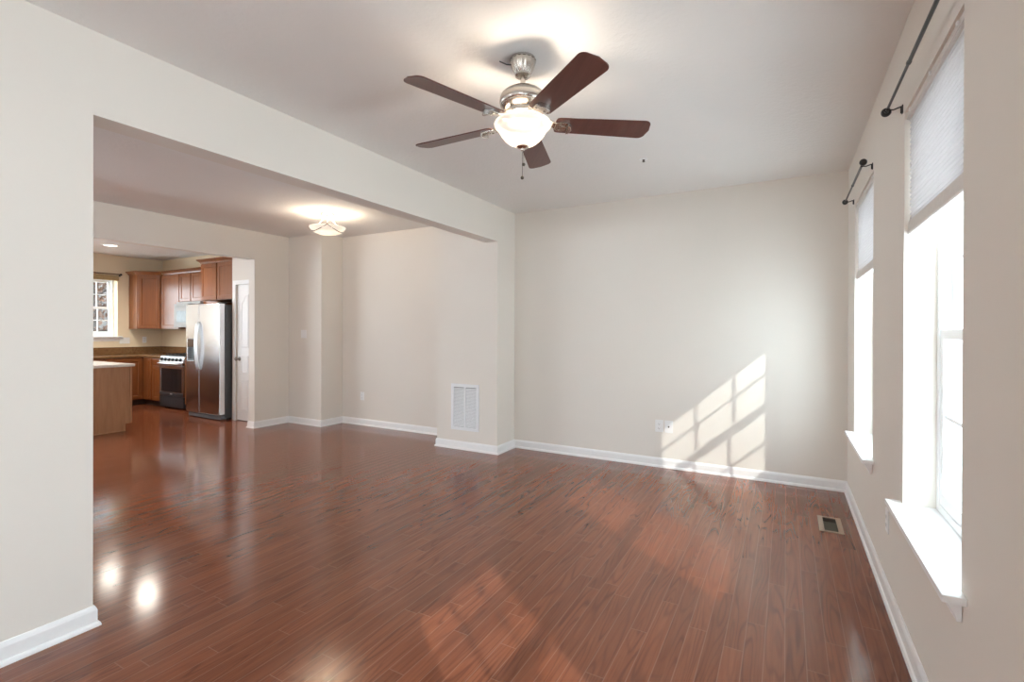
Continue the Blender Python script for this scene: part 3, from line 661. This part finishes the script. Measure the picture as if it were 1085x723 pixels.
plate('wall_outlet', (XW, 4.812, 1.175), '+X', 'white outlet plate above the backsplash under the corner cabinet', 'outlet')

# ------------------------------------------------------------------ kitchen cabinets
def door_panel(P, x0, x1, z0, z1, name='door', arched=False):
    """A framed cabinet door; P(u, n, z) maps width, outward distance from the carcass and height. Returns a bmesh."""
    bm = bmesh.new(); fr_ = 0.055 if x1 - x0 > 0.2 else 0.038
    lev = ((0, 0.002), (0, 0.019), (0.003, 0.021), (fr_, 0.021), (fr_ + 0.008, 0.013), (fr_ + 0.016, 0.013), (fr_ + 0.018, 0.013))
    rings = [[bm.verts.new(P(*q)) for q in ((x0 + i, n, z0 + i), (x1 - i, n, z0 + i), (x1 - i, n, z1 - i), (x0 + i, n, z1 - i))] for i, n in lev]
    for a, b in zip(rings, rings[1:]):
        for k in range(4): bm.faces.new((a[k], a[(k + 1) % 4], b[(k + 1) % 4], b[k]))
    bm.faces.new(rings[-1]); bm.faces.new(rings[0][::-1])
    return bm
CROWN = [(0, 0), (0.012, 0), (0.016, 0.012), (0.03, 0.03), (0.05, 0.045), (0.058, 0.05), (0.058, 0.066), (0, 0.066)]
def crown(parent, pts, z):
    P = [Vector(p) for p in pts]; n = len(P); nr = [Vector(((P[i + 1] - P[i]).y, -(P[i + 1] - P[i]).x)).normalized() for i in range(n - 1)]
    bm = bmesh.new(); rings = []
    for i in range(n):
        m = nr[0] if i == 0 else nr[-1] if i == n - 1 else (nr[i - 1] + nr[i]).normalized()
        if 0 < i < n - 1: m = m / max(0.4, m.dot(nr[i]))
        rings.append([bm.verts.new((P[i].x + m.x * d, P[i].y + m.y * d, z + h)) for d, h in CROWN])
    for a, b in zip(rings, rings[1:]):
        for k in range(len(CROWN)): k2 = (k + 1) % len(CROWN); bm.faces.new((a[k], a[k2], b[k2], b[k]))
    bm.faces.new(rings[0][::-1]); bm.faces.new(rings[-1]); obj('crown_moulding', bm, CAB, parent)
def upper(label, x0, x1, yf, z0, z1, nd, crown_pts):
    t = thing('upper_cabinet', label, 'kitchen cabinet', ((x0 + x1) / 2, Y3, z0), 'wall cabinets')
    simple('carcass', [(x0, x1, yf, Y3 - 0.001, z0, z1)], CAB, t)
    w = (x1 - x0) / nd
    for k in range(nd):
        obj('door', door_panel(lambda u, n, z: (u, yf - n, z), x0 + w * k + 0.012, x0 + w * (k + 1) - 0.012, z0 + 0.01, z1 - 0.025), CAB, t)
    crown(t, crown_pts, z1 - 0.012)
upper('deep two door wall cabinet above the refrigerator', -8.29, -7.375, 4.50, 1.84, 2.45, 2, [(-8.29, 4.82), (-8.29, 4.50), (-7.375, 4.50)])
upper('short two door wall cabinet above the microwave', -9.575, -8.815, 4.825, 1.865, 2.40, 2, [(-9.575, 4.825), (-8.815, 4.825)])
upper('slim wall cabinet between microwave and refrigerator cabinets', -8.81, -8.36, 4.825, 1.40, 2.40, 1, [(-8.81, 4.825), (-8.36, 4.825)])
upper('tall single door wall cabinet left of the microwave', -10.20, -9.58, 4.83, 1.382, 2.40, 1, [(-10.14, 4.83), (-9.58, 4.825)])
t = thing('corner_cabinet', 'diagonal corner wall cabinet beside the kitchen window', 'kitchen cabinet', (XW + 0.3, 4.84, 1.385), 'wall cabinets')
pA, pB = (XW + 0.305, 4.555), (XW + 0.61, 4.825)
bm = bmesh.new(); prism(bm, [(XW + 0.001, 4.555), pA, pB, (XW + 0.61, Y3 - 0.001), (XW + 0.001, Y3 - 0.001)], lambda p, q, z: (p, q, z), 1.385, 2.40); obj('carcass', bm, CAB, t)
dv = Vector((pB[0] - pA[0], pB[1] - pA[1])); dl = dv.length; dv.normalize(); dn = Vector((dv.y, -dv.x))
obj('door', door_panel(lambda u, n, z: (pA[0] + dv.x * u + dn.x * n, pA[1] + dv.y * u + dn.y * n, z), 0.03, dl - 0.02, 1.395, 2.375), CAB, t)
crown(t, [(XW + 0.002, 4.555), pA, pB], 2.388)

CT0, CT1 = 0.868, 0.908
YF, XF = 4.53, XW + 0.60           # base cabinet fronts
def base(label, x0, x1, spec):
    t = thing('base_cabinet', label, 'kitchen cabinet', ((x0 + x1) / 2, 4.83, 0), 'base cabinets')
    simple('carcass', [(x0, x1, YF, Y3 - 0.001, 0.105, CT0 - 0.001)], CAB, t); simple('toe_kick', [(x0, x1, YF + 0.07, Y3 - 0.01, 0.0, 0.105)], TOE, t)
    for nm, a, b, z0, z1 in spec: obj(nm, door_panel(lambda u, n, z: (u, YF - n, z), a, b, z0, z1), CAB, t)
base('narrow base cabinet with one drawer left of the range', -10.04, -9.61, [('drawer', -9.87, -9.62, 0.745, 0.85), ('door', -9.87, -9.62, 0.12, 0.73), ('filler_panel', -10.03, -9.90, 0.12, 0.85)])
base('slim base cabinet between the range and the refrigerator', -8.815, -8.40, [('drawer', -8.80, -8.42, 0.745, 0.85), ('door', -8.80, -8.42, 0.12, 0.73)])
t = thing('base_cabinet', 'base cabinet run under the kitchen window', 'kitchen cabinet', (XW + 0.3, 3.4, 0), 'base cabinets')
simple('carcass', [(XW + 0.001, XF, 1.6, Y3 - 0.002, 0.105, CT0 - 0.001), (XF, -10.045, YF, Y3 - 0.002, 0.105, CT0 - 0.001)], CAB, t); simple('toe_kick', [(XW + 0.01, XF - 0.07, 1.6, Y3 - 0.01, 0, 0.105), (XF - 0.07, -10.045, YF + 0.07, Y3 - 0.01, 0, 0.105)], TOE, t)
for y0, y1 in ((3.95, 4.50), (3.38, 3.93), (2.81, 3.36)):
    obj('door', door_panel(lambda u, n, z: (XF + n, u, z), y0, y1, 0.12, 0.735 if y0 < 3.9 else 0.85), CAB, t)
    if y0 < 3.9: obj('drawer', door_panel(lambda u, n, z: (XF + n, u, z), y0, y1, 0.75, 0.85), CAB, t)
ct = thing('countertop', 'brown stone look countertop along window and range walls', 'countertop', (XW + 0.3, 4.8, CT0))
bm = bmesh.new(); prism(bm, [(XW + 0.001, 1.6), (XF + 0.025, 1.6), (XF + 0.025, YF - 0.025), (-9.605, YF - 0.025), (-9.605, Y3 - 0.001), (XW + 0.001, Y3 - 0.001)], lambda p, q, z: (p, q, z), CT0, CT1); obj('worktop', bm, STONE, ct, bevel=0.006)
simple('backsplash', [(XW + 0.001, XW + 0.02, 1.6, Y3 - 0.02, CT1, 1.042), (XW + 0.001, -9.605, Y3 - 0.02, Y3 - 0.001, CT1, 1.042)], STONE, ct, bevel=0.003)
tag(simple('countertop', [(-8.818, -8.40, YF - 0.025, Y3 - 0.001, CT0, CT1), (-8.818, -8.40, Y3 - 0.02, Y3 - 0.001, CT1, 1.042)], STONE, bevel=0.004), 'short piece of stone look countertop between range and refrigerator', 'countertop')

# peninsula
pn = thing('peninsula', 'oak panelled peninsula cabinet at the kitchen opening', 'kitchen island', (-8.7, 2.8, 0))
PX = -7.78
bm = bmesh.new(); prism(bm, [(2.30, 0), (3.238, 0), (3.238, 0.10), (3.31, 0.10), (3.31, CT0 - 0.001), (2.30, CT0 - 0.001)], lambda p, q, x: (x, p, q), PX - 0.02, PX); obj('end_panel', bm, PANELW, pn, bevel=0.001)
simple('corner_trim', [(PX, PX + 0.008, 3.285, 3.312, 0.10, CT0 - 0.001), (PX, PX + 0.008, 2.30, 3.24, 0, 0.016)], PANELW, pn, bevel=0.003)
simple('carcass', [(-9.55, PX - 0.021, 2.33, 3.29, 0.10, CT0 - 0.002), (-9.55, PX - 0.021, 2.36, 3.22, 0, 0.10)], CAB, pn)
for k in range(3):
    a = -9.53 + k * 0.575; obj('door', door_panel(lambda u, n, z: (u, 3.29 + n, z), a, a + 0.56, 0.115, 0.72), CAB, pn); obj('drawer', door_panel(lambda u, n, z: (u, 3.29 + n, z), a, a + 0.56, 0.735, 0.85), CAB, pn)
tag(simple('countertop', [(-9.58, PX + 0.03, 2.22, 3.34, CT0, CT1 - 0.004)], SHEENTOP, bevel=0.008), 'peninsula countertop, pale from a painted reflection', 'countertop')

# ------------------------------------------------------------------ refrigerator
fg = thing('refrigerator', 'stainless side by side refrigerator with curved handles and dispenser', 'refrigerator', (-7.855, 4.7, 0))
RX0, RX1, RY = -8.305, -7.392, 4.27
simple('body', [(RX0 + 0.004, RX1 - 0.004, RY + 0.09, Y3 - 0.03, 0.03, 1.75)], DARKBODY, fg, bevel=0.006)
XS = -7.935
for nm, a, b in (('freezer_door', RX0, XS - 0.004), ('refrigerator_door', XS + 0.004, RX1)):
    bm = bmesh.new()
    if nm == 'freezer_door': slab(bm, (a, b), (0.085, 1.768), [(-8.262, -8.075, 0.885, 1.23)], RY, RY + 0.082, fy)
    else: box(bm, a, b, RY, RY + 0.082, 0.085, 1.768)
    d = obj(nm, bm, STEEL, fg, bevel=0.007 if nm != 'freezer_door' else 0.004)
    simple('edge_trim', [(b - 0.001, b + 0.0008, RY + 0.006, RY + 0.076, 0.092, 1.762)], STEELB, d)
    hx = XS - 0.024 if nm == 'freezer_door' else XS + 0.024; pts = []
    for j in range(17): s = j / 16; pts.append((hx, RY - 0.012 - 0.036 * math.sin(PI * s) ** 0.7, 0.76 + 0.72 * s))
    bm = bmesh.new(); tube(bm, [(hx, RY + 0.004, 0.758)] + pts + [(hx, RY + 0.004, 1.482)], 0.0125, 10); obj('handle', bm, STEELB, d, smooth=True)
    if nm == 'freezer_door':
        dp = simple('dispenser', [(-8.262, -8.075, RY + 0.06, RY + 0.078, 0.885, 1.23), (-8.262, -8.075, RY + 0.002, RY + 0.06, 1.09, 1.23), (-8.262, -8.075, RY + 0.002, RY + 0.06, 0.885, 0.905)], GREYPL, d, bevel=0.003, label='recessed grey water dispenser')
        simple('control_panel', [(-8.255, -8.082, RY - 0.002, RY + 0.003, 1.10, 1.222)], flat('dispenser panel', (0.09, 0.06, 0.045), 0.2), dp)
simple('kick_grille', [(RX0 + 0.02, RX1 - 0.015, RY + 0.03, RY + 0.12, 0.012, 0.074)], GREYPL, fg, bevel=0.004)
for x in (RX0 + 0.05, RX1 - 0.05): simple('hinge_cover', [(x - 0.035, x + 0.035, RY + 0.02, RY + 0.13, 1.7685, 1.785)], BLACKPL, fg, bevel=0.004)
for x in (RX0 + 0.06, RX1 - 0.06):
    for y in (RY + 0.16, 5.02):
        bm = bmesh.new(); tube(bm, [(x, y, 0), (x, y, 0.035)], 0.025, 12); obj('foot', bm, BLACKPL, fg)

# ------------------------------------------------------------------ range
GX, GX_, GY = -9.595, -8.832, 4.50
rg = thing('range', 'black and stainless gas range with glass oven door', 'oven range', ((GX + GX_) / 2, 4.8, 0))
simple('body', [(GX + 0.002, GX_ - 0.002, GY + 0.045, Y3 - 0.02, 0.02, 0.895)], BLACKPL, rg)
bm = bmesh.new(); slab(bm, (GX, GX_), (0.235, 0.755), [(GX + 0.05, GX_ - 0.05, 0.30, 0.70)], GY, GY + 0.044, fy); d = obj('oven_door', bm, STEEL, rg, bevel=0.003)
simple('door_glass', [(GX + 0.05, GX_ - 0.05, GY + 0.002, GY + 0.04, 0.30, 0.70)], BLACKGL, d)
simple('door_band', [(GX + 0.008, GX_ - 0.008, GY - 0.001, GY + 0.001, 0.238, 0.292)], RANGEBLK, d)
simple('badge', [(-9.25, -9.18, GY - 0.0025, GY - 0.001, 0.258, 0.274)], STEELB, d, label='small pale oval badge', bevel=0.004)
bm = bmesh.new(); tube(bm, [(GX + 0.05, GY + 0.002, 0.785), (GX + 0.05, GY - 0.05, 0.79), (GX + 0.08, GY - 0.055, 0.79), (GX_ - 0.08, GY - 0.055, 0.79), (GX_ - 0.05, GY - 0.05, 0.79), (GX_ - 0.05, GY + 0.002, 0.785)], 0.015, 12)
simple('handle_mount', [(GX + 0.03, GX_ - 0.03, GY + 0.001, GY + 0.044, 0.757, 0.80)], STEEL, d); obj('handle', bm, STEELB, d, smooth=True)
bm = bmesh.new(); prism(bm, [(GY - 0.012, 0.805), (GY + 0.05, 0.805), (GY + 0.05, 0.908), (GY + 0.02, 0.908)], lambda p, q, x: (x, p, q), GX, GX_); cp = obj('control_panel', bm, STEELB, rg, bevel=0.003)
for k in range(6):
    x = GX + 0.085 + k * (GX_ - GX - 0.17) / 5; nv = Vector((0, -0.955, 0.297))
    c0 = Vector((x, GY + 0.004, 0.856)); bm = bmesh.new(); tube(bm, [c0 - nv * 0.002, c0 + nv * 0.012, c0 + nv * 0.028], [0.030, 0.028, 0.022], 16); obj('knob', bm, BLACKPL, cp, smooth=True)
simple('cooktop', [(GX, GX_, GY + 0.02, Y3 - 0.02, 0.9085, 0.922)], flat('dark cooktop', (0.06, 0.065, 0.07), 0.25), rg, bevel=0.003)
bm = bmesh.new()
for gx in (GX + 0.03, GX + 0.27, GX + 0.51):
    for k in range(3): box(bm, gx, gx + 0.225, GY + 0.09 + k * 0.2, GY + 0.102 + k * 0.2, 0.936, 0.948)
    for k in range(3): box(bm, gx + k * 0.1065, gx + 0.012 + k * 0.1065, GY + 0.08, GY + 0.51, 0.936, 0.948)
    for x in (gx + 0.004, gx + 0.213):
        for y in (GY + 0.085, GY + 0.5): box(bm, x, x + 0.008, y, y + 0.008, 0.922, 0.937)
obj('burner_grate', bm, IRON, rg)
simple('drawer', [(GX, GX_, GY + 0.004, GY + 0.044, 0.045, 0.228)], RANGEBLK, rg, bevel=0.003)
for x in (GX + 0.06, GX_ - 0.06):
    for y in (GY + 0.12, 5.02): simple('leg', [(x - 0.02, x + 0.02, y - 0.02, y + 0.02, 0, 0.022)], BLACKPL, rg)

# ------------------------------------------------------------------ microwave
MX0, MX1, MY, MZ0, MZ1 = -9.573, -8.812, 4.722, 1.41, 1.828
mw = thing('microwave', 'pale steel over the range microwave partly behind the refrigerator', 'microwave', ((MX0 + MX1) / 2, 4.9, MZ0))
simple('body', [(MX0, MX1, MY + 0.04, Y3 - 0.002, MZ0, MZ1 + 0.036)], MWHITE, mw, bevel=0.003)
d = simple('door', [(MX0, MX1 - 0.19, MY, MY + 0.039, MZ0 + 0.004, MZ1 - 0.062)], MWHITE, mw, bevel=0.004)
simple('window', [(MX0 + 0.085, MX1 - 0.27, MY - 0.002, MY + 0.002, MZ0 + 0.09, MZ1 - 0.125)], MWIN, d, bevel=0.001)
bm = bmesh.new(); tube(bm, [(MX1 - 0.215, MY, MZ0 + 0.05), (MX1 - 0.215, MY - 0.035, MZ0 + 0.07), (MX1 - 0.215, MY - 0.035, MZ1 - 0.13), (MX1 - 0.215, MY, MZ1 - 0.11)], 0.009, 8); obj('handle', bm, STEELB, d, smooth=True)
simple('control_panel', [(MX1 - 0.187, MX1, MY, MY + 0.039, MZ0 + 0.004, MZ1 - 0.062)], BLACKGL, mw, bevel=0.003)
bm = bmesh.new(); box(bm, MX0, MX1, MY + 0.004, MY + 0.039, MZ1 - 0.058, MZ1)
for k in range(3): box(bm, MX0 + 0.02, MX1 - 0.02, MY + 0.001, MY + 0.004, MZ1 - 0.050 + k * 0.016, MZ1 - 0.042 + k * 0.016)
obj('vent_grille', bm, MWHITE, mw)

# kitchen curtain rod with rolled woven shade
t = thing('curtain_rod', 'thin dark rod above the kitchen window', 'curtain rod', (XW, 3.8, 2.385))
bm = bmesh.new(); tube(bm, [(XW + 0.07, 3.15, 2.385), (XW + 0.07, 4.40, 2.385)], 0.010, 10); obj('rod', bm, flat('bronze rod', (0.16, 0.09, 0.045), 0.4, 0.4), t)
for y in (3.15, 4.40):
    bm = bmesh.new(); sphere(bm, (XW + 0.07, y, 2.385), 0.02, 8); obj('finial', bm, IRON, t, smooth=True)
    yb = y + (-0.006 if y < 3.5 else 0.006); bm = bmesh.new(); tube(bm, [(XW + 0.07, yb, 2.377), (XW + 0.003, yb, 2.372)], 0.005, 8); box(bm, XW, XW + 0.005, yb - 0.012, yb + 0.012, 2.35, 2.395); obj('bracket', bm, IRON, t)
t = thing('roman_shade', 'tan woven shade rolled up at the kitchen window head', 'window shade', (XW, 3.8, 2.28))
bm = bmesh.new()
for k in range(3): tube(bm, [(XW + 0.02 + 0.004 * k, KW[0] - 0.04, 2.345 - 0.028 * k), (XW + 0.02 + 0.004 * k, KW[1] + 0.005, 2.345 - 0.028 * k)], 0.018, 10)
obj('folded_fabric', bm, WEAVE, t, smooth=True)
